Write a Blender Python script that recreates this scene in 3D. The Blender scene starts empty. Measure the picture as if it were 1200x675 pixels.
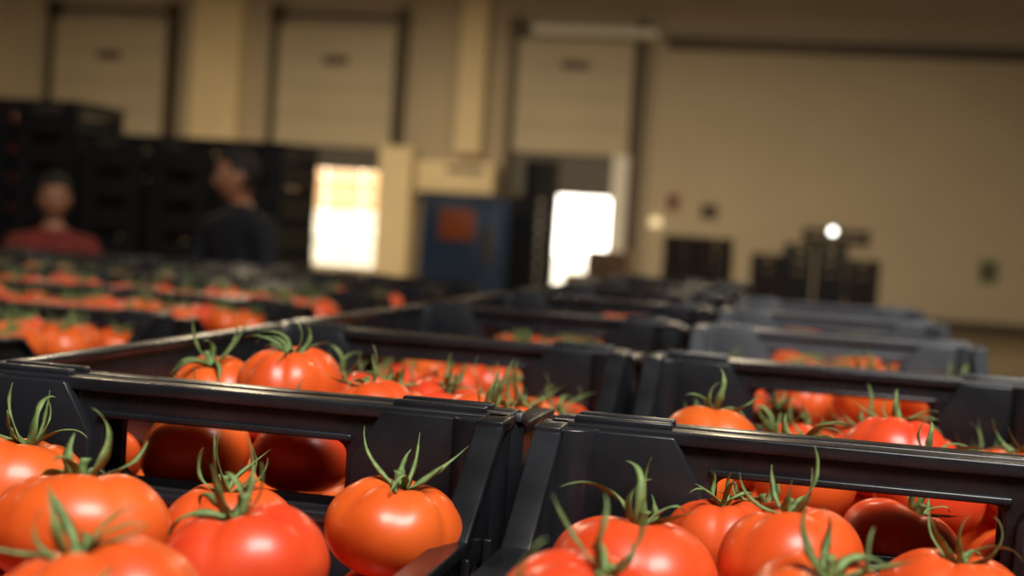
import bpy, bmesh, math, random
from mathutils import Vector, Matrix, noise
random.seed(7)
S=bpy.context.scene
try: S.view_settings.view_transform='Standard'
except Exception: pass
COL=S.collection
CAMZ=1.5
# ---------------------------------------------------------------- materials
def mat(name,col,rough=.5,metal=0,noise_amt=0,scale=8,col2=None,bump=0,bscale=60,coat=0,sss=0,emit=None,estr=0,objrand=0,rvar=0):
    m=bpy.data.materials.new(name); m.use_nodes=True
    nt=m.node_tree; b=nt.nodes['Principled BSDF']
    b.inputs['Base Color'].default_value=(*col,1); b.inputs['Roughness'].default_value=rough
    b.inputs['Metallic'].default_value=metal
    if coat: b.inputs['Coat Weight'].default_value=coat; b.inputs['Coat Roughness'].default_value=.18
    if sss:
        b.inputs['Subsurface Weight'].default_value=sss; b.inputs['Subsurface Radius'].default_value=(.01,.003,.001); b.inputs['Subsurface Scale'].default_value=.6
    if emit: b.inputs['Emission Color'].default_value=(*emit,1); b.inputs['Emission Strength'].default_value=estr
    tc=nt.nodes.new('ShaderNodeTexCoord')
    src=None
    if noise_amt or col2:
        n=nt.nodes.new('ShaderNodeTexNoise'); n.inputs['Scale'].default_value=scale; n.inputs['Detail'].default_value=5
        nt.links.new(tc.outputs['Object'],n.inputs['Vector'])
        r=nt.nodes.new('ShaderNodeValToRGB')
        c2=col2 if col2 else tuple(c*(1-noise_amt) for c in col)
        r.color_ramp.elements[0].position=.35; r.color_ramp.elements[1].position=.68
        r.color_ramp.elements[0].color=(*c2,1); r.color_ramp.elements[1].color=(*col,1)
        nt.links.new(n.outputs['Fac'],r.inputs['Fac']); src=r.outputs['Color']
        if rvar:
            mr=nt.nodes.new('ShaderNodeMapRange'); mr.inputs['To Min'].default_value=rough-rvar; mr.inputs['To Max'].default_value=rough+rvar
            nt.links.new(n.outputs['Fac'],mr.inputs['Value']); nt.links.new(mr.outputs['Result'],b.inputs['Roughness'])
    if objrand:
        oi=nt.nodes.new('ShaderNodeObjectInfo'); hs=nt.nodes.new('ShaderNodeHueSaturation')
        mr=nt.nodes.new('ShaderNodeMapRange'); mr.inputs['To Min'].default_value=.5-.001*objrand; mr.inputs['To Max'].default_value=.5+.014*objrand
        nt.links.new(oi.outputs['Random'],mr.inputs['Value']); nt.links.new(mr.outputs['Result'],hs.inputs['Hue'])
        if src: nt.links.new(src,hs.inputs['Color'])
        else: hs.inputs['Color'].default_value=(*col,1)
        src=hs.outputs['Color']
    if src: nt.links.new(src,b.inputs['Base Color'])
    if bump:
        n2=nt.nodes.new('ShaderNodeTexNoise'); n2.inputs['Scale'].default_value=bscale; n2.inputs['Detail'].default_value=4
        nt.links.new(tc.outputs['Object'],n2.inputs['Vector'])
        bp=nt.nodes.new('ShaderNodeBump'); bp.inputs['Strength'].default_value=bump; bp.inputs['Distance'].default_value=.002
        nt.links.new(n2.outputs['Fac'],bp.inputs['Height']); nt.links.new(bp.outputs['Normal'],b.inputs['Normal'])
    return m
M={}
M['tom']=mat('tomato_skin',(.76,.078,.018),.38,scale=18,col2=(.66,.042,.010),coat=.15,sss=.08,objrand=1,bump=.08,bscale=30)
M['green']=mat('calyx_green',(.22,.32,.10),.6,scale=120,col2=(.09,.16,.045),sss=.05)
M['black']=mat('black_plastic',(.017,.0185,.023),.27,scale=14,col2=(.008,.009,.011),bump=.18,bscale=40,rvar=.12)
M['grey']=mat('sheen_grey_plastic',(.085,.095,.108),.30,scale=7,col2=(.045,.051,.058),bump=.12,bscale=45)  # black plastic greyed: reflected sheen of the far crates painted into the colour
M['dark']=mat('dark_crate_plastic',(.010,.009,.010),.5,noise_amt=.4)
M['brown']=mat('brown_crate_plastic',(.030,.012,.009),.55,noise_amt=.4)
M['wall']=mat('cream_wall_paint',(.53,.45,.325),.75,noise_amt=.08,scale=.7)
M['wall2']=mat('lit_pillar_paint',(.82,.68,.42),.7,noise_amt=.08,scale=1.2)  # lighter, yellower colour paints in the daylight that falls on the dock pillar
M['panel']=mat('door_panel_paint',(.51,.44,.31),.5,noise_amt=.08,scale=1)
M['white']=mat('white_paint',(.85,.83,.77),.6,noise_amt=.06,scale=2)
M['rail']=mat('dark_steel',(.10,.075,.05),.5,.4,noise_amt=.3)
M['floor']=mat('worn_concrete',(.20,.15,.085),.55,scale=1.5,col2=(.13,.10,.06),bump=.2,bscale=8)
M['ceil']=mat('ceiling_sheet',(.35,.30,.22),.8,noise_amt=.15,scale=.5)
M['wood']=mat('pallet_wood',(.42,.28,.15),.75,scale=6,col2=(.28,.17,.09))
M['lightwood']=mat('orange_crate_wood',(.80,.52,.27),.7,noise_amt=.15,scale=5)
M['sack']=mat('white_carton',(.92,.9,.85),.7,noise_amt=.1)
M['carton']=mat('brown_carton',(.32,.23,.15),.8,noise_amt=.3,scale=3)
M['blue']=mat('blue_enamel',(.030,.062,.15),.35,noise_amt=.2,scale=2)
M['orange']=mat('orange_print',(.42,.10,.03),.4,noise_amt=.3,scale=6)
M['label']=mat('dark_label',(.09,.07,.05),.5,noise_amt=.2)
M['gsign']=mat('green_sign',(.12,.20,.06),.5,noise_amt=.1)
M['rsign']=mat('red_sign',(.35,.12,.08),.5,noise_amt=.1)
M['gshut']=mat('grey_shutter',(.14,.13,.12),.5,noise_amt=.2)
M['skin']=mat('skin',(.40,.17,.085),.5,noise_amt=.12,scale=12,sss=.05)
M['hair']=mat('dark_hair',(.014,.008,.006),.7,noise_amt=.5,scale=60)
M['navy']=mat('navy_cloth',(.009,.010,.015),.85,noise_amt=.3,scale=20)
M['maroon']=mat('maroon_cloth',(.24,.028,.018),.85,noise_amt=.3,scale=20)
M['trous']=mat('trouser_cloth',(.02,.02,.03),.85,noise_amt=.3,scale=20)
M['eye']=mat('eye_white',(.7,.68,.62),.3,noise_amt=.05)
M['lip']=mat('lip',(.30,.08,.06),.5,noise_amt=.1)
M['lamp']=mat('lamp_glass',(.9,.9,.9),.3,emit=(.95,.97,.9),estr=7)
M['lampdim']=mat('lamp_glass_warm',(.9,.8,.6),.3,emit=(1,.75,.4),estr=.8)
M['asph']=mat('yard_concrete',(.6,.57,.5),.8,noise_amt=.2,scale=1)
# ---------------------------------------------------------------- mesh helpers
def new_obj(name,me,parent=None,loc=(0,0,0),rot=(0,0,0),scale=(1,1,1)):
    o=bpy.data.objects.new(name,me); COL.objects.link(o)
    if parent: o.parent=parent
    o.location=loc; o.rotation_euler=rot; o.scale=scale
    return o
def finish(bm,name,mats,smooth=False):
    bmesh.ops.recalc_face_normals(bm,faces=bm.faces)
    me=bpy.data.meshes.new(name); bm.to_mesh(me); bm.free()
    for m in mats: me.materials.append(M[m])
    if smooth: me.polygons.foreach_set('use_smooth',[True]*len(me.polygons))
    return me
def box(bm,x0,x1,y0,y1,z0,z1,mi=0):
    v=[bm.verts.new(p) for p in [(x0,y0,z0),(x1,y0,z0),(x1,y1,z0),(x0,y1,z0),(x0,y0,z1),(x1,y0,z1),(x1,y1,z1),(x0,y1,z1)]]
    for f in [(0,3,2,1),(4,5,6,7),(0,1,5,4),(1,2,6,5),(2,3,7,6),(3,0,4,7)]:
        bm.faces.new([v[i] for i in f]).material_index=mi
def mp(axis,u,v,a):
    return (a,u,v) if axis=='x' else ((u,a,v) if axis=='y' else (u,v,a))
def prism(bm,pts,axis,a0,a1,mi=0):
    A=[bm.verts.new(mp(axis,u,v,a0)) for u,v in pts]; B=[bm.verts.new(mp(axis,u,v,a1)) for u,v in pts]
    n=len(pts)
    bm.faces.new(A).material_index=mi; bm.faces.new(B[::-1]).material_index=mi
    for i in range(n): bm.faces.new([A[i],B[i],B[(i+1)%n],A[(i+1)%n]]).material_index=mi
def cyl(bm,c,r1,r2,h,seg=16,mi=0,mtx=None):
    res=bmesh.ops.create_cone(bm,cap_ends=True,segments=seg,radius1=r1,radius2=r2,depth=h,matrix=(mtx or Matrix.Translation(c)))
    for v in res['verts']:
        for f in v.link_faces: f.material_index=mi
def plate(bm,axis,a0,a1,U0,U1,V0,V1,u0,u1,v0,v1,r,k=4,mi=0):
    inn=[];out=[]
    for (cx,cz,s,ou,ov,first) in [(u1-r,v0+r,-90,U1,V0,'v'),(u1-r,v1-r,0,U1,V1,'u'),(u0+r,v1-r,90,U0,V1,'v'),(u0+r,v0+r,180,U0,V0,'u')]:
        for i in range(k+1):
            a=math.radians(s+90*i/k); p=(cx+r*math.cos(a),cz+r*math.sin(a)); inn.append(p)
            if i==k//2: out.append((ou,ov))
            else:
                firsthalf=i<k//2
                if (first=='v')==firsthalf: out.append((p[0],ov))
                else: out.append((ou,p[1]))
    n=len(inn)
    L=[[bm.verts.new(mp(axis,u,v,a)) for u,v in lst] for lst in (inn,out) for a in (a0,a1)]
    i0,i1,o0,o1=L
    for j in range(n):
        q=(j+1)%n
        for f in [(i0[j],i0[q],o0[q],o0[j]),(i1[j],o1[j],o1[q],i1[q]),(i0[j],i1[j],i1[q],i0[q]),(o0[j],o0[q],o1[q],o1[j])]:
            bm.faces.new(f).material_index=mi
def beam(bm,p0,p1,w,h,mi=0):
    p0=Vector(p0);p1=Vector(p1); d=(p1-p0).normalized(); up=d.cross(Vector((1,0,0))).normalized()
    if up.z<0: up=-up
    vs=[]
    for p in (p0,p1):
        for sx,su in ((-1,-1),(1,-1),(1,1),(-1,1)):
            vs.append(bm.verts.new(p+Vector((sx*w/2,0,0))+up*(su*h/2)))
    for f in [(0,1,2,3),(7,6,5,4),(0,4,5,1),(1,5,6,2),(2,6,7,3),(3,7,4,0)]: bm.faces.new([vs[i] for i in f]).material_index=mi
def bevel_mesh(me,w=.0012,seg=2,name='m'):
    o=bpy.data.objects.new('tmp',me); COL.objects.link(o)
    md=o.modifiers.new('b','BEVEL'); md.width=w; md.segments=seg; md.limit_method='ANGLE'; md.angle_limit=math.radians(35)
    dg=bpy.context.evaluated_depsgraph_get(); m2=bpy.data.meshes.new_from_object(o.evaluated_get(dg)); m2.name=name
    bpy.data.objects.remove(o)
    m2.polygons.foreach_set('use_smooth',[True]*len(m2.polygons))
    try: m2.set_sharp_from_angle(angle=math.radians(40))
    except Exception: pass
    return m2
# ---------------------------------------------------------------- crate (origin bottom centre)
CW,CL,CH=.41,.596,.176
def crate_mesh(matname,dips=(0,0),name='crate'):
    bm=bmesh.new(); X=CW/2; Y=CL/2; H=CH
    for s in (-1,1):
        yo=s*(Y-.010); yi=s*(Y-.016); a0,a1=min(yo,yi),max(yo,yi)
        plate(bm,'y',a0,a1,-X+.012,X-.012,.0,H-.004,-.090,.090,H-.073,H-.027,.010,k=6)
        for t in (-1,1):
            b0,b1=(yi-s*.010,yi)
            pts=[(t*(X-.014),H-.003),(t*(X-.088),H-.003),(t*(X-.108),H-.036),(t*(X-.110),H-.085),(t*(X-.014),H-.085)]
            prism(bm,pts,'y',min(b0,b1),max(b0,b1))
            for xr in (.115,.15):
                y0,y1=sorted((s*(Y-.010),s*(Y-.001)))
                box(bm,t*xr-.002,t*xr+.002,y0,y1,.01,H-.012)
        y0,y1=sorted((yi-s*.008,yi))
        box(bm,-.094,.094,y0,y1,H-.084,H-.076)
        y0,y1=sorted((yi-s*.004,yi))
        box(bm,-.094,.094,y0,y1,H-.027,H-.022)
        y0,y1=sorted((s*Y,s*(Y-.021)))
        box(bm,-X+.004,X-.004,y0,y1,H-.009,H)
        y0,y1=sorted((s*Y,s*(Y-.003)))
        box(bm,-X+.02,X-.02,y0,y1,H-.021,H-.009)
        y0,y1=sorted((s*(Y-.002),s*(Y-.010)))
        box(bm,-X+.015,X-.015,y0,y1,H-.090,H-.084)
        for t in (-1,1):
            x0,x1=sorted((t*(X-.02),t*(X-.085)))
            y0,y1=sorted((s*(Y-.004),s*(Y-.012)))
            box(bm,x0,x1,y0,y1,H-.001,H+.004)
    for t,dip in ((-1,dips[0]),(1,dips[1])):
        xo=t*(X-.008); xi=t*(X-.014); a0,a1=sorted((xo,xi))
        pr=[(-Y+.012,H-.006),(Y-.012,H-.006)]
        if dip:
            pr=[(-Y+.012,H-.006),(-Y+.03,H-.016),(-Y+.135,H-.018),(-Y+.18,H-.006-dip),(Y-.125,H-.006-dip),(Y-.045,H-.006),(Y-.012,H-.006)]
        low=.085
        prism(bm,[(-Y+.012,low)]+pr+[(Y-.012,low)],'x',a0,a1)
        prism(bm,[(-Y+.012,0),(-Y+.012,.04),(Y-.012,.04),(Y-.012,0)],'x',a0,a1)
        n=15
        for i in range(n):
            yc=-Y+.03+(2*Y-.06)*i/(n-1)
            box(bm,a0,a1,yc-.006,yc+.006,.039,.086)
        for i in range(9):
            yc=-Y+.05+(2*Y-.1)*i/8
            x0,x1=sorted((t*(X-.008),t*(X-.002)))
            box(bm,x0,x1,yc-.002,yc+.002,.0,H-.014-dip)
        for i in range(len(pr)-1):
            beam(bm,(t*(X-.009),pr[i][0]-.003,pr[i][1]+.002),(t*(X-.009),pr[i+1][0]+.003,pr[i+1][1]+.002),.018,.008)
    for s in (-1,1):
        for t in (-1,1):
            cyl(bm,(t*(X-.02),s*(Y-.02),(H-.002)/2),.0195,.0195,H-.002,20)
    box(bm,-X+.01,X-.01,-Y+.01,Y-.01,.0,.004)
    for i in range(9):
        yc=-Y+.05+(2*Y-.1)*i/8; box(bm,-X+.012,X-.012,yc-.004,yc+.004,.004,.010)
    return bevel_mesh(finish(bm,name,[matname]),.0018,3,name)
C_L=crate_mesh('black',(0,.062),'crate_left')
C_R=crate_mesh('black',(.062,.062),'crate_right')
C_LL=crate_mesh('black',(.05,.05),'crate_both')
C_grey=crate_mesh('grey',(.062,.062),'crate_sheen')
def simple_crate(matname,name):
    bm=bmesh.new(); X=CW/2;Y=CL/2;H=CH
    for s in (-1,1):
        a0,a1=sorted((s*(Y-.01),s*(Y-.016)))
        plate(bm,'y',a0,a1,-X+.01,X-.01,0,H-.004,-.09,.09,H-.073,H-.027,.012,k=2)
        a0,a1=sorted((s*Y,s*(Y-.02))); box(bm,-X,X,a0,a1,H-.01,H)
        a0,a1=sorted((s*(X-.008),s*(X-.014)))
        box(bm,a0,a1,-Y+.01,Y-.01,0,.04); box(bm,a0,a1,-Y+.01,Y-.01,.1,H-.004)
        for i in range(10):
            yc=-Y+.03+(2*Y-.06)*i/9; box(bm,a0,a1,yc-.008,yc+.008,.039,.101)
        a0,a1=sorted((s*X,s*(X-.018))); box(bm,a0,a1,-Y+.02,Y-.02,H-.01,H)
    box(bm,-X+.01,X-.01,-Y+.01,Y-.01,0,.005)
    return finish(bm,name,[matname])
C_far=simple_crate('dark','crate_far'); C_brown=simple_crate('brown','crate_brown')
# ---------------------------------------------------------------- tomatoes
def tomato_mesh(seed,R=.043,NU=72,NV=36,name='tomato'):
    rnd=random.Random(seed); bm=bmesh.new()
    nl=rnd.choice([4,5,6,7]); ph=rnd.random()*6.28; am=rnd.uniform(.05,.11); Hh=R*rnd.uniform(.70,.82)
    sq=rnd.uniform(.88,1.0); off=Vector((rnd.random()*9,rnd.random()*9,0))
    rings=[]
    for i in range(NV+1):
        th=math.pi*i/NV; ring=[]
        for j in range(NU):
            p=2*math.pi*j/NU
            rr=R*(math.sin(th)**.84 if 0<i<NV else 0)
            topw=max(0,math.cos(th))
            l1=abs(math.cos(nl*p/2+ph+.25*math.sin(p+ph)))**.7-.7
            lob=1+am*l1*(0.35+1.5*topw)*math.sin(th)**.5 if 0<i<NV else 1
            lob+= .03*math.cos(2*p+ph)+.02*math.cos(3*p+2*ph)
            x=rr*lob*math.cos(p); y=rr*lob*math.sin(p)*sq
            z=Hh*math.cos(th)
            q=math.hypot(x,y)/R
            if z>0:
                z-=Hh*.26*math.exp(-(q/.28)**2); z+=Hh*.9*am*l1*math.exp(-((q-.50)/.28)**2)
            else: z+=Hh*.08*math.exp(-(q/.25)**2)
            if 0<i<NV:
                nn=noise.noise(Vector((x*28,y*28,z*28))+off)*.0018
                k=1+nn/R; x*=k;y*=k;z*=k
            ring.append((x,y,z))
        rings.append(ring)
    top=bm.verts.new(rings[0][0]); bot=bm.verts.new(rings[-1][0])
    V=[[bm.verts.new(c) for c in r] for r in rings[1:-1]]
    for j in range(NU):
        k=(j+1)%NU
        bm.faces.new((top,V[0][j],V[0][k])); bm.faces.new((bot,V[-1][k],V[-1][j]))
        for i in range(len(V)-1): bm.faces.new((V[i][j],V[i+1][j],V[i+1][k],V[i][k]))
    z0=Hh*.77
    ns=rnd.choice([6,6,7,8])
    for s in range(ns):
        az=2*math.pi*(s+rnd.uniform(-.35,.35))/ns; L=rnd.uniform(.030,.052); el=rnd.uniform(.0,.9); curl=rnd.uniform(-.3,2.6)
        if rnd.random()<.28: curl=rnd.uniform(-2.6,-1.2); el=rnd.uniform(.7,1.1)
        tw=rnd.uniform(-1.8,1.8); wd=rnd.uniform(.0018,.0032)
        n=18; pos=Vector((0,0,z0)); a=el; azz=az; prev=None
        for i in range(n+1):
            t=i/n
            d=Vector((math.cos(a)*math.cos(azz),math.cos(a)*math.sin(azz),math.sin(a)))
            side=Vector((-math.sin(azz),math.cos(azz),0)); nor=side.cross(d)
            ca=math.sin(t*5+s)*.6; side2=(side*math.cos(ca)+nor*math.sin(ca)); nor2=(nor*math.cos(ca)-side*math.sin(ca))
            w=wd*(math.sin(math.pi*min(1,.22+t*.78))**.6 if t<.98 else .08)*(1.2-.6*t)*(1+.12*math.sin(t*22+s))
            vs=[bm.verts.new(pos+side2*w+nor2*w*.35),bm.verts.new(pos-nor2*w*.14),bm.verts.new(pos-side2*w+nor2*w*.35),bm.verts.new(pos+nor2*w*.25)]
            if prev:
                for q in range(4): bm.faces.new((prev[q],prev[(q+1)%4],vs[(q+1)%4],vs[q])).material_index=1
            else: bm.faces.new(vs).material_index=1
            prev=vs
            pos=pos+d*(L/n)
            q=math.hypot(pos.x,pos.y)/R
            if q<1: 
                zs=Hh*math.sqrt(max(0,1-q**2.3))-Hh*.24*math.exp(-(q/.26)**2)+.0015
                if pos.z<zs: pos.z=zs
            a+=curl/n*(.6+1.0*t); azz+=tw/n
        bm.faces.new(prev[::-1]).material_index=1
    pos=Vector((0,0,z0-.003)); d=Vector((rnd.uniform(-.6,.6),rnd.uniform(-.6,.6),1)).normalized(); prev=None
    nst=6; Ls=rnd.uniform(.008,.018)
    for i in range(nst+1):
        t=i/nst; r=.0028-.0008*t+(.0010 if i==nst else 0)
        vs=[bm.verts.new(pos+Vector((r*math.cos(q*math.pi/4),r*math.sin(q*math.pi/4),0))) for q in range(8)]
        if prev:
            for q in range(8): bm.faces.new((prev[q],prev[(q+1)%8],vs[(q+1)%8],vs[q])).material_index=1
        prev=vs; d=(d+Vector((rnd.uniform(-.15,.15),rnd.uniform(-.15,.15),0))).normalized(); pos=pos+d*(Ls/nst)
    bm.faces.new(prev).material_index=1
    cyl(bm,(0,0,z0-.001),.0062,.0045,.004,12,1)
    return finish(bm,name,['tom','green'],True)
TOM=[tomato_mesh(i,name='tomato_shape_%d'%i) for i in range(12)]
TOMM=[tomato_mesh(50+i,NU=28,NV=14,name='tomato_mid_%d'%i) for i in range(5)]
def layer_mesh(name):
    bm=bmesh.new(); r=random.Random(3)
    for i in range(4):
        for j in range(6):
            m=Matrix.Translation((-.138+.092*i+r.uniform(-.006,.006),-.235+.094*j+r.uniform(-.006,.006),.05+r.uniform(-.006,.006)))@Matrix.Diagonal((1,1,.8,1))
            bmesh.ops.create_uvsphere(bm,u_segments=14,v_segments=9,radius=.044,matrix=m)
    return finish(bm,name,['tom'],True)
LAYER=layer_mesh('tomato_layer')
def add_tomato(parent,loc,k=None,sc=1.0,tilt=.25,far=False,name='tomato'):
    me=random.choice(TOMM if far else TOM) if k is None else TOM[k]
    return new_obj(name,me,parent,loc,(random.uniform(-tilt,tilt),random.uniform(-tilt,tilt),random.uniform(0,6.28)),(sc,sc,sc*random.uniform(.92,1.04)))
def make_crate(cx,y0,rimz,me,fill=None,far=False,custom=None,slope=0,skip=0,extras=()):
    o=new_obj('tomato_crate',me,None,(cx,y0+CL/2+.002,rimz-CH))
    new_obj('lower_tomatoes',LAYER,o,(0,0,.0))
    if custom:
        for i,(x,y,top,d,k) in enumerate(custom):
            sc=d/.086
            add_tomato(o,(x-o.location.x,y-o.location.y,(CAMZ-top)-.036*sc*.93-o.location.z),k,sc,.22,name='tomato_%d'%(i+1))
    elif fill is not None:
        n=0
        ex=[(x-o.location.x,y-o.location.y,top,d,k) for x,y,top,d,k in extras]
        for (x,y,top,d,k) in ex:
            n+=1; sc=d/.086
            add_tomato(o,(x,y,(CAMZ-top)-.036*sc*.93-o.location.z),k,sc,.25,False,'tomato_%d'%n)
        for i in range(4):
            for j in range(6):
                x=-.138+.092*i+random.uniform(-.009,.009)+(.012 if j%2 else -.012); y=-.235+.094*j+random.uniform(-.009,.009)
                x=max(-.142,min(.142,x)); y=max(-.236,min(.236,y))
                edge=(i in(0,3))*.006+(j==0)*.022+(j==5)*.008+max(0,j-2)*slope
                sc=random.uniform(.86,1.10); n+=1
                if random.random()<skip: continue
                if any(math.hypot(x-a[0],y-a[1])<.062 for a in ex): continue
                add_tomato(o,(x,y,CH+fill-edge-.034*sc+random.uniform(-.009,.009)),None,sc,.4,far,'tomato_%d'%n)
    return o
def pallet(cx,cy,lx,ly,z=0):
    bm=bmesh.new(); hx=lx/2; hy=ly/2
    n=7
    for i in range(n):
        yc=-hy+.05+(ly-.1)*i/(n-1); box(bm,-hx,hx,yc-.048,yc+.048,.122,.140)
    for xx in (-hx+.05,0,hx-.05):
        box(bm,xx-.05,xx+.05,-hy,hy,.100,.122); box(bm,xx-.05,xx+.05,-hy,hy,0,.018)
        for yy in (-hy+.07,0,hy-.07): box(bm,xx-.045,xx+.045,yy-.06,yy+.06,.018,.100)
    return new_obj('wooden_pallet',finish(bm,'pallet_mesh',['wood']),None,(cx,cy,z))
def crate_stack(cx,cy,n,me,z0=.14,rotz=0,tom=True,name='crate_stack',jit=.004):
    e=new_obj(name,None,None,(cx,cy,z0),(0,0,rotz))
    for i in range(n):
        dx=random.uniform(-jit,jit)
        new_obj('crate_%d'%(i+1),me,e,(dx,0,i*CH))
        if tom: new_obj('tomatoes_%d'%(i+1),LAYER,e,(dx,0,i*CH+.01))
    return e
# ---------------------------------------------------------------- foreground pallets
RIM=1.375
XL,XR=-.395,.035
L1=[(-.236,.832,.150,.088,0),(-.327,.795,.157,.080,1),(-.371,.700,.138,.092,2),(-.480,.825,.150,.088,3),(-.272,.682,.146,.086,4),
    (-.285,.555,.142,.094,5),(-.480,.710,.150,.086,6),(-.385,.575,.160,.088,7),(-.48,.60,.15,.088,8),(-.245,.455,.150,.086,9),(-.345,.455,.150,.086,1),(-.445,.455,.150,.086,3),(-.535,.50,.15,.084,2)]
R1=[(-.085,.782,.147,.097,6),(-.088,.640,.141,.090,7),(-.002,.822,.142,.088,8),(-.046,.905,.158,.070,9),(.084,.806,.156,.086,10),
    (.016,.690,.142,.086,1),(.115,.690,.152,.088,5),(.178,.825,.152,.086,3),(.190,.72,.15,.086,4),(-.09,.54,.15,.086,2),(.01,.56,.15,.086,3),(.11,.56,.15,.086,4),(-.08,.44,.15,.086,0),(.02,.44,.15,.086,8),(.15,.45,.15,.086,6)]
rows=[.36+.602*i for i in range(8)]
make_crate(XL,rows[0],RIM,C_L,custom=L1); make_crate(XR,rows[0],RIM,C_R,custom=R1)
make_crate(XL,rows[1],RIM,C_L,fill=-.008,slope=.012,extras=[(-.425,1.15,.109,.092,11),(-.50,1.17,.127,.086,4)])
make_crate(XR,rows[1],RIM,C_R,fill=-.020,slope=.011,extras=[(.075,1.24,.136,.092,5),(-.075,1.20,.134,.086,2),(.19,1.24,.150,.086,7)])
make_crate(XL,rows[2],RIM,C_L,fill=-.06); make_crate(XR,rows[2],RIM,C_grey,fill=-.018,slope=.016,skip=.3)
for i in (3,4): 
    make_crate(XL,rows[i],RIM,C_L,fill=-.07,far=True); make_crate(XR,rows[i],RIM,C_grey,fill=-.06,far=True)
make_crate(XL,rows[5],RIM,C_L,fill=-.07,far=True)
make_crate(XL,rows[6],RIM,C_L,fill=-.07,far=True)
for i in range(7):
    for X in (XL,XR):
        if X==XR and i>4: continue
        crate_stack(X,rows[i]+CL/2+.002,6,C_far,RIM-7*CH-.0005,0,False,'crate_stack',.0)
PZ=RIM-7*CH-.1405
for i in (0,2): pallet(-.18,rows[i]+.60,.84,1.2,PZ)
pallet(-.18,rows[4]+.6,.84,1.2,PZ)
pallet(XL,rows[6]+.3,.41,.6,PZ)
# left group, rims lower
RL=1.312
z0=RL-7*CH
for c in range(5):
    for r in range(5):
        cx=-1.10-.205-.42*c; y0=1.75+.602*r
        if cx < -.66*(y0+.6)-.45: continue
        make_crate(cx,y0,RL,C_LL,fill=(.002 if r<3 else (-.010 if r==3 else -.06)),far=True,skip=(.12 if r<3 else .35),slope=.006)
        crate_stack(cx,y0+CL/2+.002,6,C_far,z0-.0005,0,False)
# low stacks the workers lean on
for c in range(3):
    crate_stack(-2.75-.42*c,5.70,6,C_far,.0,0,True)
# ---------------------------------------------------------------- tall dark stacks, left
for i in range(7):
    x=-3.20-.43*i
    crate_stack(x,8.1,[10,10,10,11,11,11,11][i],C_far,.14,0,i>3)
for i in range(4): crate_stack(-5.0-.43*i,7.4,10,C_far if i!=1 else C_brown,.14,0,True)
for x in (-3.41,-4.27,-5.13): pallet(x,8.1,.84,.6,-.002)
pallet(-5.78,8.1,.42,.6,-.002); pallet(-5.21,7.4,.84,.6,-.002); pallet(-6.07,7.4,.84,.6,-.002)
# middle distance stacks
for x,n in ((-5.15,11),(-4.7,11),(-4.25,11),(-3.83,14)):
    crate_stack(x,19.9,n,C_far,.0,0,False)
for yy in (20,20.65,21.3):
    for x,n in ((-1.86,8),(-1.42,8)): crate_stack(x,yy,n,C_brown,.14,0,False)
    for x,n in ((-.68,7),(-.25,8),(.18,8),(.62,7)): crate_stack(x,yy,n,C_far if n==8 else C_brown,.14,0,False)
pallet(-1.64,20.65,.9,1.95,-.002); pallet(-.03,20.65,1.75,1.95,-.002)
# ---------------------------------------------------------------- vending machine
bm=bmesh.new()
box(bm,-.52,.52,-.38,.38,.08,1.88,0); box(bm,-.48,.48,-.34,.34,0,.08,1)
box(bm,-.46,.30,-.40,-.38,.75,1.80,0); box(bm,-.26,.22,-.415,-.40,1.30,1.70,2)
box(bm,-.40,.24,-.40,-.375,.25,.45,1); box(bm,.34,.46,-.395,-.38,1.0,1.5,1)
box(bm,-.54,.54,-.39,.39,1.88,1.92,1)
new_obj('vending_machine',bevel_mesh(finish(bm,'vm',['blue','label','orange']),.01,2,'vm'),None,(-4.62,18.85,0))
# carton pile near the middle dock
e=new_obj('carton_pile',None,None,(-3.25,22,0))
bm=bmesh.new(); box(bm,-.5,.5,-.5,.5,0,.12,1)
for k in range(3):
    for i in range(3):
        a=-.48+.33*i; z=.12+k*.38
        if k==2 and i==0: continue
        box(bm,a,a+.30,-.45,.0,z,z+.37,0); box(bm,a,a+.30,.02,.46,z,z+.37,0); box(bm,a+.12,a+.18,-.452,.0,z+.002,z+.372,1)
new_obj('cartons',finish(bm,'cartons',['carton','wood']),e)
def small_lamp(loc,m,r,name):
    bm=bmesh.new(); bmesh.ops.create_uvsphere(bm,u_segments=16,v_segments=10,radius=r)
    for f in bm.faces: f.material_index=0
    cyl(bm,(0,r*.9,0),r*1.3,r*.8,r*1.2,16,1,Matrix.Translation((0,r*.9,0))@Matrix.Rotation(math.pi/2,4,'X'))
    box(bm,-r*.15,r*.15,r*.7,r*1.0,-r*4,0,1); box(bm,-r*.9,r*.9,0,r*1.8,-r*4.3,-r*4,1)
    new_obj(name,finish(bm,name,[m,'label'],False),None,loc)
small_lamp((.17,19.85,.14+8*CH+.043*4.3),'lamp',.043,'work_lamp')
bm=bmesh.new(); box(bm,-.45,.45,-.25,.25,0,.02)
for yy in (-.25,.235): box(bm,-.45,.45,yy,yy+.015,.02,.10); box(bm,-.45,.45,yy,yy+.015,.14,.22); box(bm,-.45,-.39,yy,yy+.015,.1,.14); box(bm,.39,.45,yy,yy+.015,.1,.14)
for xx in (-.45,.435): box(bm,xx,xx+.015,-.25,.25,.02,.22)
new_obj('wooden_tray',finish(bm,'tray',['brown']),None,(.22,20.5,.14+8*CH+.001))
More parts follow.
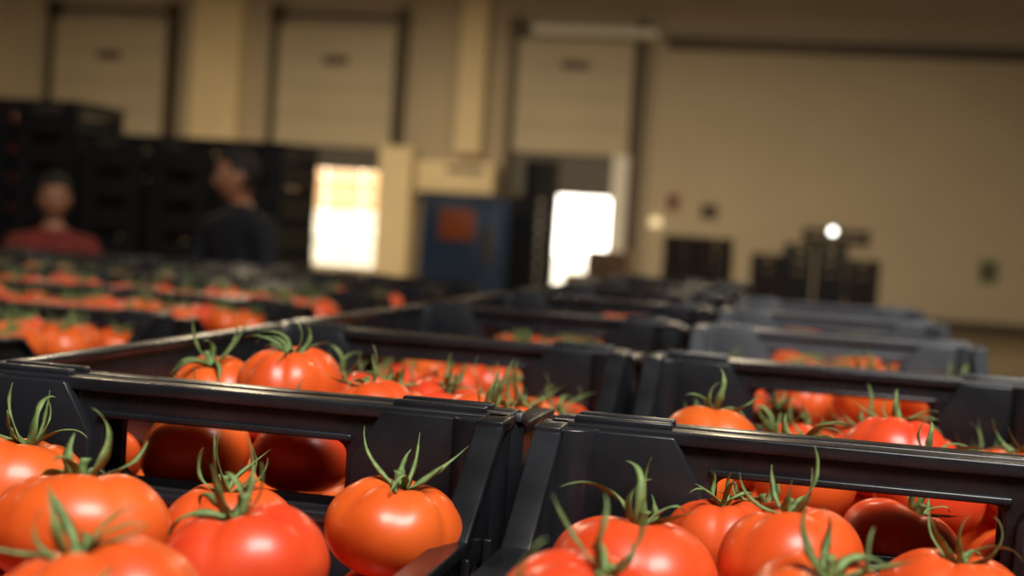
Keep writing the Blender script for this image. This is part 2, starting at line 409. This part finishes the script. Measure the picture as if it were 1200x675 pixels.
# ---------------------------------------------------------------- hall shell
WY=30.0
def wall_holes(name,y0,y1,x0,x1,z1,holes,m):
    bm=bmesh.new(); xs=x0
    for (a,b,za,zb) in sorted(holes):
        box(bm,xs,a,y0,y1,0,z1); 
        if za>0: box(bm,a,b,y0,y1,0,za)
        box(bm,a,b,y0,y1,zb,z1); xs=b
    box(bm,xs,x1,y0,y1,0,z1)
    return new_obj(name,finish(bm,name,[m]))
HX0,HX1,HY0,HZ=-24,9,-9,7.4
wall_holes('wall_back',WY,WY+.25,HX0,HX1,HZ,[(-11.4,-9.15,.45,2.52),(-5.75,-4.25,.2,2.25)],'wall')
def bx(name,m,*a):
    bm=bmesh.new(); box(bm,*a); return new_obj(name,finish(bm,name,[m]))
bx('wall_left','wall',HX0-.25,HX0,HY0,WY+.25,0,HZ); bx('wall_right','wall',HX1,HX1+.25,HY0,WY+.25,0,HZ)
bx('wall_front','wall',HX0,HX1,HY0-.25,HY0,0,HZ); bx('ceiling','ceil',HX0,HX1,HY0,WY,HZ,HZ+.2)
bx('floor','floor',HX0-.25,HX1+.25,HY0-.25,WY+.25,-.2,0)
bx('ground_outside','asph',HX0-20,HX1+20,WY+.25,WY+60,-.3,-.02)
bx('baseboard_back','rail',-3.7,HX1,WY-.12,WY,0,.24)
bm=bmesh.new(); box(bm,-3.3,HX1,WY-.22,WY,5.45,5.62); box(bm,-3.3,HX1,WY-.12,WY,5.38,5.45); new_obj('trim_1',finish(bm,'t',['rail']))
def dock_door(i,x0,x1,zb,zt,hz):
    e=new_obj('door_%d'%i,None,None,(0,0,0))
    bm=bmesh.new(); n=max(4,int((zt-zb)/.6)); 
    for k in range(n):
        a=zb+(zt-zb)*k/n; b=zb+(zt-zb)*(k+1)/n
        box(bm,x0+.12,x1-.12,WY-.28,WY-.22,a+.008,b-.008)
    box(bm,x0+.12,x1-.12,WY-.24,WY-.2,zb,zt)
    new_obj('panel',finish(bm,'p',['panel']),e)
    bm=bmesh.new()
    for xx in (x0,x1):
        box(bm,xx-.06,xx+.10,WY-.30,WY-.002,.0,zt+.45); box(bm,xx-.10,xx+.14,WY-.34,WY-.16,zt+.1,zt+.4)
    box(bm,x0,x1,WY-.2,WY-.1,zt+.22,zt+.30)
    new_obj('track',finish(bm,'tr',['rail']),e)
    bm=bmesh.new(); c=(x0+x1)/2; box(bm,c-.28,c+.28,WY-.29,WY-.279,zb+1.75,zb+1.93)
    new_obj('label',finish(bm,'lb',['label']),e)
    if hz:
        bm=bmesh.new()
        for q in range(6):
            a=hz+(zb-hz)*q/6; box(bm,x0+.12,x1-.12,WY-.16,WY-.12,a,a+(zb-hz)/6-.012)
        box(bm,x0+.12,x1-.12,WY-.12,WY-.09,hz,zb)
        new_obj('header',finish(bm,'hd',['gshut']),e)
    return e
dock_door(1,-17.1,-14.2,2.9,5.5,0); dock_door(2,-11.8,-8.95,3.0,5.55,2.52); d3=dock_door(3,-6.5,-3.85,3.1,5.45,2.25)
bm=bmesh.new(); prism(bm,[(WY-.45,5.55),(WY-.45,5.72),(WY-.03,5.80),(WY-.03,5.50)],'x',-6.1,-3.5); new_obj('hood',finish(bm,'hood',['white']),d3)
bm=bmesh.new(); box(bm,-6.38,-5.78,WY-.16,WY-.09,.2,2.25); new_obj('side_shutter',finish(bm,'ss',['rail']),d3)
bm=bmesh.new(); box(bm,-4.25,-3.92,WY-.36,WY-.0,.0,3.12); new_obj('trim_2',finish(bm,'j',['white']))
# pillars
bm=bmesh.new(); box(bm,-9.12,-8.42,WY-.75,WY-.36,0,3.05); new_obj('pillar',finish(bm,'pl',['wall2']))
for xc,w in ((-7.35,.55),(-13.1,1.1),(-19.0,.6)):
    bm=bmesh.new(); box(bm,xc-w/2,xc+w/2,WY-.35,WY,3.0 if xc>-8 else 0,HZ); new_obj('pillar',finish(bm,'pl',['wall2']))
bm=bmesh.new(); box(bm,-8.35,-6.7,WY-.6,WY,2.15,2.80,0); box(bm,-7.7,-6.9,WY-.61,WY-.59,2.58,2.70,1)
new_obj('air_curtain',bevel_mesh(finish(bm,'ac',['wall2','label']),.03,2,'ac'))
def sign(name,m,x,z,w,h):
    bm=bmesh.new(); box(bm,x-w/2,x+w/2,WY-.04,WY-.002,z-h/2,z+h/2,0); box(bm,x-w*.38,x+w*.38,WY-.045,WY-.04,z-h*.3,z+h*.3,1)
    new_obj(name,finish(bm,name,[m,'label' if m!='label' else 'rail']))
sign('safety_sign','rsign',-3.0,2.25,.25,.35); sign('safety_sign','label',-2.25,2.1,.34,.3); sign('exit_sign','gsign',3.3,1.25,.34,.45)
bx('wall_lamp','lampdim',-3.42,-3.22,WY-.12,WY-.0,1.72,1.9)
# load of crates standing in the yard outside the dock
e=new_obj('crate_load_outside',None,None,(-12.3,36.5,-.02)); bm=bmesh.new()
for k in range(7):
    z=k*.42
    for i in range(5):
        a=-2.5+i*1.0
        mi=0 if k>=4 else 1
        for q in range(2): box(bm,a,a+.94,-.4,-.38,z+.04+q*.20,z+.16+q*.20,mi)
        for xx in (a,a+.44,a+.88): box(bm,xx,xx+.06,-.38,-.33,z,z+.41,mi)
        box(bm,a,a+.94,.0,.03,z,z+.40,1); box(bm,a,a+.94,-.38,.3,z,z+.02,mi)
new_obj('boxes',finish(bm,'bx',['lightwood','sack']),e)
# ---------------------------------------------------------------- lamps
def high_bay(x,y,power,col=(1,.80,.53)):
    e=new_obj('high_bay_lamp',None,None,(x,y,6.3))
    bm=bmesh.new(); cyl(bm,(0,0,.12),.36,.10,.32,24); cyl(bm,(0,0,.38),.10,.08,.22,16); cyl(bm,(0,0,.79),.012,.012,.60,8)
    new_obj('housing',finish(bm,'hb',['rail']),e)
    l=bpy.data.lights.new('lamp','AREA'); l.shape='DISK'; l.size=.6; l.energy=power; l.color=col
    o=bpy.data.objects.new('bulb',l); COL.objects.link(o); o.parent=e; o.location=(0,0,-.06)
for x,y,p in ((-17,20,290),(-9,22,600),(-1.5,22,380),(5,18,105),(-15,9,140),(-7,12,150),(2,10,100)):
    high_bay(x,y,p)
def area(name,loc,target,sx,sy,power,col):
    l=bpy.data.lights.new(name,'AREA'); l.shape='RECTANGLE'; l.size=sx; l.size_y=sy; l.energy=power; l.color=col
    o=bpy.data.objects.new(name,l); COL.objects.link(o); o.location=loc
    o.rotation_euler=(Vector(target)-Vector(loc)).to_track_quat('-Z','Y').to_euler()
area('added_key_light',(1.5,-1.4,5.6),(-.1,1.2,1.3),2.8,1.9,450,(1,.97,.92))  # added key light behind the camera to brighten the front crates; no ceiling opening
# ---------------------------------------------------------------- people
def skin_me(verts,edges,radii,sub=2,root=0):
    me=bpy.data.meshes.new('sk'); me.from_pydata(verts,edges,[])
    o=bpy.data.objects.new('sk',me); COL.objects.link(o)
    md=o.modifiers.new('Skin','SKIN'); md.use_smooth_shade=True
    sv=me.skin_vertices[0].data
    for i,r in enumerate(radii):
        sv[i].radius=r if isinstance(r,tuple) else (r,r); sv[i].use_root=(i==root)
    s=o.modifiers.new('Sub','SUBSURF'); s.levels=sub; s.render_levels=sub
    dg=bpy.context.evaluated_depsgraph_get(); m2=bpy.data.meshes.new_from_object(o.evaluated_get(dg))
    bpy.data.objects.remove(o); return m2
def person(name,loc,rotz,h,top,sleeve_long,female,arms):
    s=h/1.75
    v=[(0,0,.96),(0,.005,1.10),(0,-.005,1.27),(0,0,1.40),(0,.01,1.475),(0,-.005,1.56)]
    r=[(.165,.120),(.160,.115),(.180,.130),(.150,.100),(.062,.060),(.052,.054)]
    if female: r=[(.175,.125),(.140,.110),(.160,.13),(.125,.09),(.050,.050),(.044,.046)]
    e=[(0,1),(1,2),(2,3),(3,4),(4,5)]
    fingers=[]
    shx=.175 if female else .20
    for t,(el,wr) in zip((-1,1),arms):
        i=len(v); v+= [(t*shx,0,1.40),el,wr]; r+=[.070,.050,.030]; 
        d=(Vector(wr)-Vector(el)).normalized(); palm=Vector(wr)+d*.055; tip=Vector(wr)+d*.09
        v+=[tuple(palm),tuple(tip)]; r+=[(.036,.018),(.036,.016)]
        e+=[(3,i),(i,i+1),(i+1,i+2),(i+2,i+3),(i+3,i+4)]
        side=d.cross(Vector((0,0,1))).normalized(); down=side.cross(d).normalized()
        if down.z>0: down=-down
        for q,(off,L) in enumerate(((-.030,.062),(-.010,.075),(.010,.080),(.030,.070))):
            p0=Vector(wr)+d*.075+side*off; p1=p0+d*(L*.45)+down*.006; p2=p1+d*(L*.32)+down*.016; p3=p2+d*(L*.18)+down*.018
            fingers.append(([tuple(p) for p in (p0,p1,p2,p3)],[.009,.0088,.008,.0068]))
        inn=-t*1.0
        sd=side if side.x*inn>0 else -side
        p0=Vector(wr)+d*.025+sd*.015; p1=p0+sd*.035+d*.025; p2=p1+d*.03+sd*.008+down*.008
        fingers.append(([tuple(p) for p in (p0,p1,p2)],[.011,.010,.008]))
    for t in (-1,1):
        i=len(v); v+=[(t*.095,0,.90),(t*.105,-.01,.50),(t*.11,.02,.10),(t*.115,-.06,.045),(t*.12,-.16,.035)]; r+=[.092,.060,.042,(.042,.038),(.038,.028)]
        e+=[(0,i),(i,i+1),(i+1,i+2),(i+2,i+3),(i+3,i+4)]
    body=skin_me(v,e,r,2,0)
    bm=bmesh.new(); bm.from_mesh(body)
    wr=[Vector(a[1]) for a in arms]; els=[Vector(a[0]) for a in arms]
    for f in bm.faces:
        c=f.calc_center_median(); mi=0
        if c.z<.93: mi=2
        if c.z<.085: mi=3
        if c.z>(1.485 if female else 1.51) and abs(c.x)<.09: mi=1
        for w,l in zip(wr,els):
            if (c-w).length<.04 or (c-w).dot((w-l).normalized())>-.0 and (c-w).length<.16: mi=1
            if not sleeve_long:
                tt=(c-l).dot((w-l).normalized())
                if tt>-.06 and (c-(l+(w-l).normalized()*max(0,tt))).length<.08: mi=1
        f.material_index=mi
    for pts,rr in fingers:
        n0=len(bm.faces); m2=skin_me(pts,[(i,i+1) for i in range(len(pts)-1)],rr,1,0)
        bm.from_mesh(m2); bm.faces.ensure_lookup_table()
        for f in bm.faces[n0:]: f.material_index=1
    for f in bm.faces: f.smooth=True
    me=bpy.data.meshes.new(name); bm.to_mesh(me); bm.free()
    for m in (top,'skin','trous','hair'): me.materials.append(M[m])
    root=new_obj(name,me,None,loc,(0,0,rotz),(s,s,s))
    hb=bmesh.new()
    def ell(c,rad,mi,seg=16):
        res=bmesh.ops.create_uvsphere(hb,u_segments=seg,v_segments=max(8,seg*3//4),radius=1,matrix=Matrix.Translation(c)@Matrix.Diagonal((*rad,1)))
        for vv in res['verts']:
            for f in vv.link_faces: f.material_index=mi
        return res['verts']
    def shape(co):
        x,y,z=co
        if z<0: 
            k=min(1,-z/.115); x*=1-.32*k*k; y=y*(1-.10*k)-.012*k*(1 if y<0 else -.6)
        if y<0:
            a=math.exp(-((x/.011)**2)-((z+.012)/.026)**2); y-=.024*a*(1 if z<.01 else .6)
            y-=.006*math.exp(-((x/.03)**2)-((z+.052)/.013)**2)
            y-=.010*math.exp(-((x/.022)**2)-((z+.098)/.018)**2)
            for sx in (-.031,.031): y+=.010*math.exp(-(((x-sx)/.017)**2)-((z-.008)/.013)**2)
            y-=.005*math.exp(-((x/.05)**2)-((z-.028)/.010)**2)
        return (x,y,z)
    vs=ell((0,0,0),(.073,.092,.115),0,40)
    for vv in vs: vv.co=shape(vv.co)
    for sx in (-1,1):
        ell((sx*.031,-.074,.007),(.0125,.010,.0075),2,12); ell((sx*.031,-.0830,.007),(.0052,.003,.0050),1,10)
        ell((sx*.031,-.086,.026),(.018,.006,.0035),1,10); ell((sx*.074,.008,-.008),(.010,.020,.032),0,14)
    ell((0,-.089,-.047),(.024,.007,.0050),3,14); ell((0,-.089,-.055),(.019,.007,.0045),3,12)
    hv=ell((0,.012,.016),(.080,.098,.110),1,36)
    for vv in hv:
        x,y,z=vv.co
        if y<-.045 and z<.062: vv.co=Vector((x*.80,y*.70,z)) 
        elif y<.0 and z<.02 : vv.co=Vector((x*.84,max(y,-.02),z))
        vv.co+=Vector((0,0,.003*math.sin(x*160)*math.cos(y*140)))
    if female:
        ell((0,.095,-.03),(.036,.040,.044),1,18)
    for f in hb.faces: f.smooth=True
    bmesh.ops.recalc_face_normals(hb,faces=hb.faces)
    hm=bpy.data.meshes.new(name+'_head'); hb.to_mesh(hm); hb.free()
    for m in ('skin','hair','eye','lip'): hm.materials.append(M[m])
    return root,new_obj('head',hm,root,(0,-.02,1.645))
arms_m=[((-.27,-.06,1.14),(-.20,-.30,1.09)),((.27,-.04,1.14),(.16,-.30,1.10))]
arms_w=[((-.28,-.04,1.18),(-.24,-.25,1.19)),((.28,-.04,1.18),(.22,-.26,1.19))]
man,hm_=person('man',(-2.68,6.45,0),math.radians(-30),1.77,'navy',True,False,arms_m); hm_.rotation_euler=(.14,0,-.5); hm_.location.x-=.02
wom,hw_=person('woman',(-3.50,6.2,0),math.radians(22),1.60,'maroon',False,True,arms_w); hw_.rotation_euler=(.15,0,.1)
# ---------------------------------------------------------------- world & camera
w=bpy.data.worlds.new('sky'); S.world=w; w.use_nodes=True
bg=w.node_tree.nodes['Background']; bg.inputs[0].default_value=(1,.92,.78,1); bg.inputs[1].default_value=6.0
cd=bpy.data.cameras.new('camera'); cam=bpy.data.objects.new('camera',cd); COL.objects.link(cam); S.camera=cam
cd.sensor_width=23.6; cd.lens=33.43; cd.clip_start=.02
yaw=math.radians(11.8); pit=math.radians(2.36); rol=math.radians(3.7)
f=Vector((-math.sin(yaw)*math.cos(pit),math.cos(yaw)*math.cos(pit),-math.sin(pit)))
r0=Vector((math.cos(yaw),math.sin(yaw),0)); u0=r0.cross(f)
r=r0*math.cos(rol)+u0*math.sin(rol); u=r.cross(f)
m=Matrix((r,u,-f)).transposed().to_4x4(); m.translation=(0,0,CAMZ); cam.matrix_world=m
cd.dof.use_dof=True; cd.dof.focus_distance=.93; cd.dof.aperture_fstop=3.0; cd.dof.aperture_blades=7
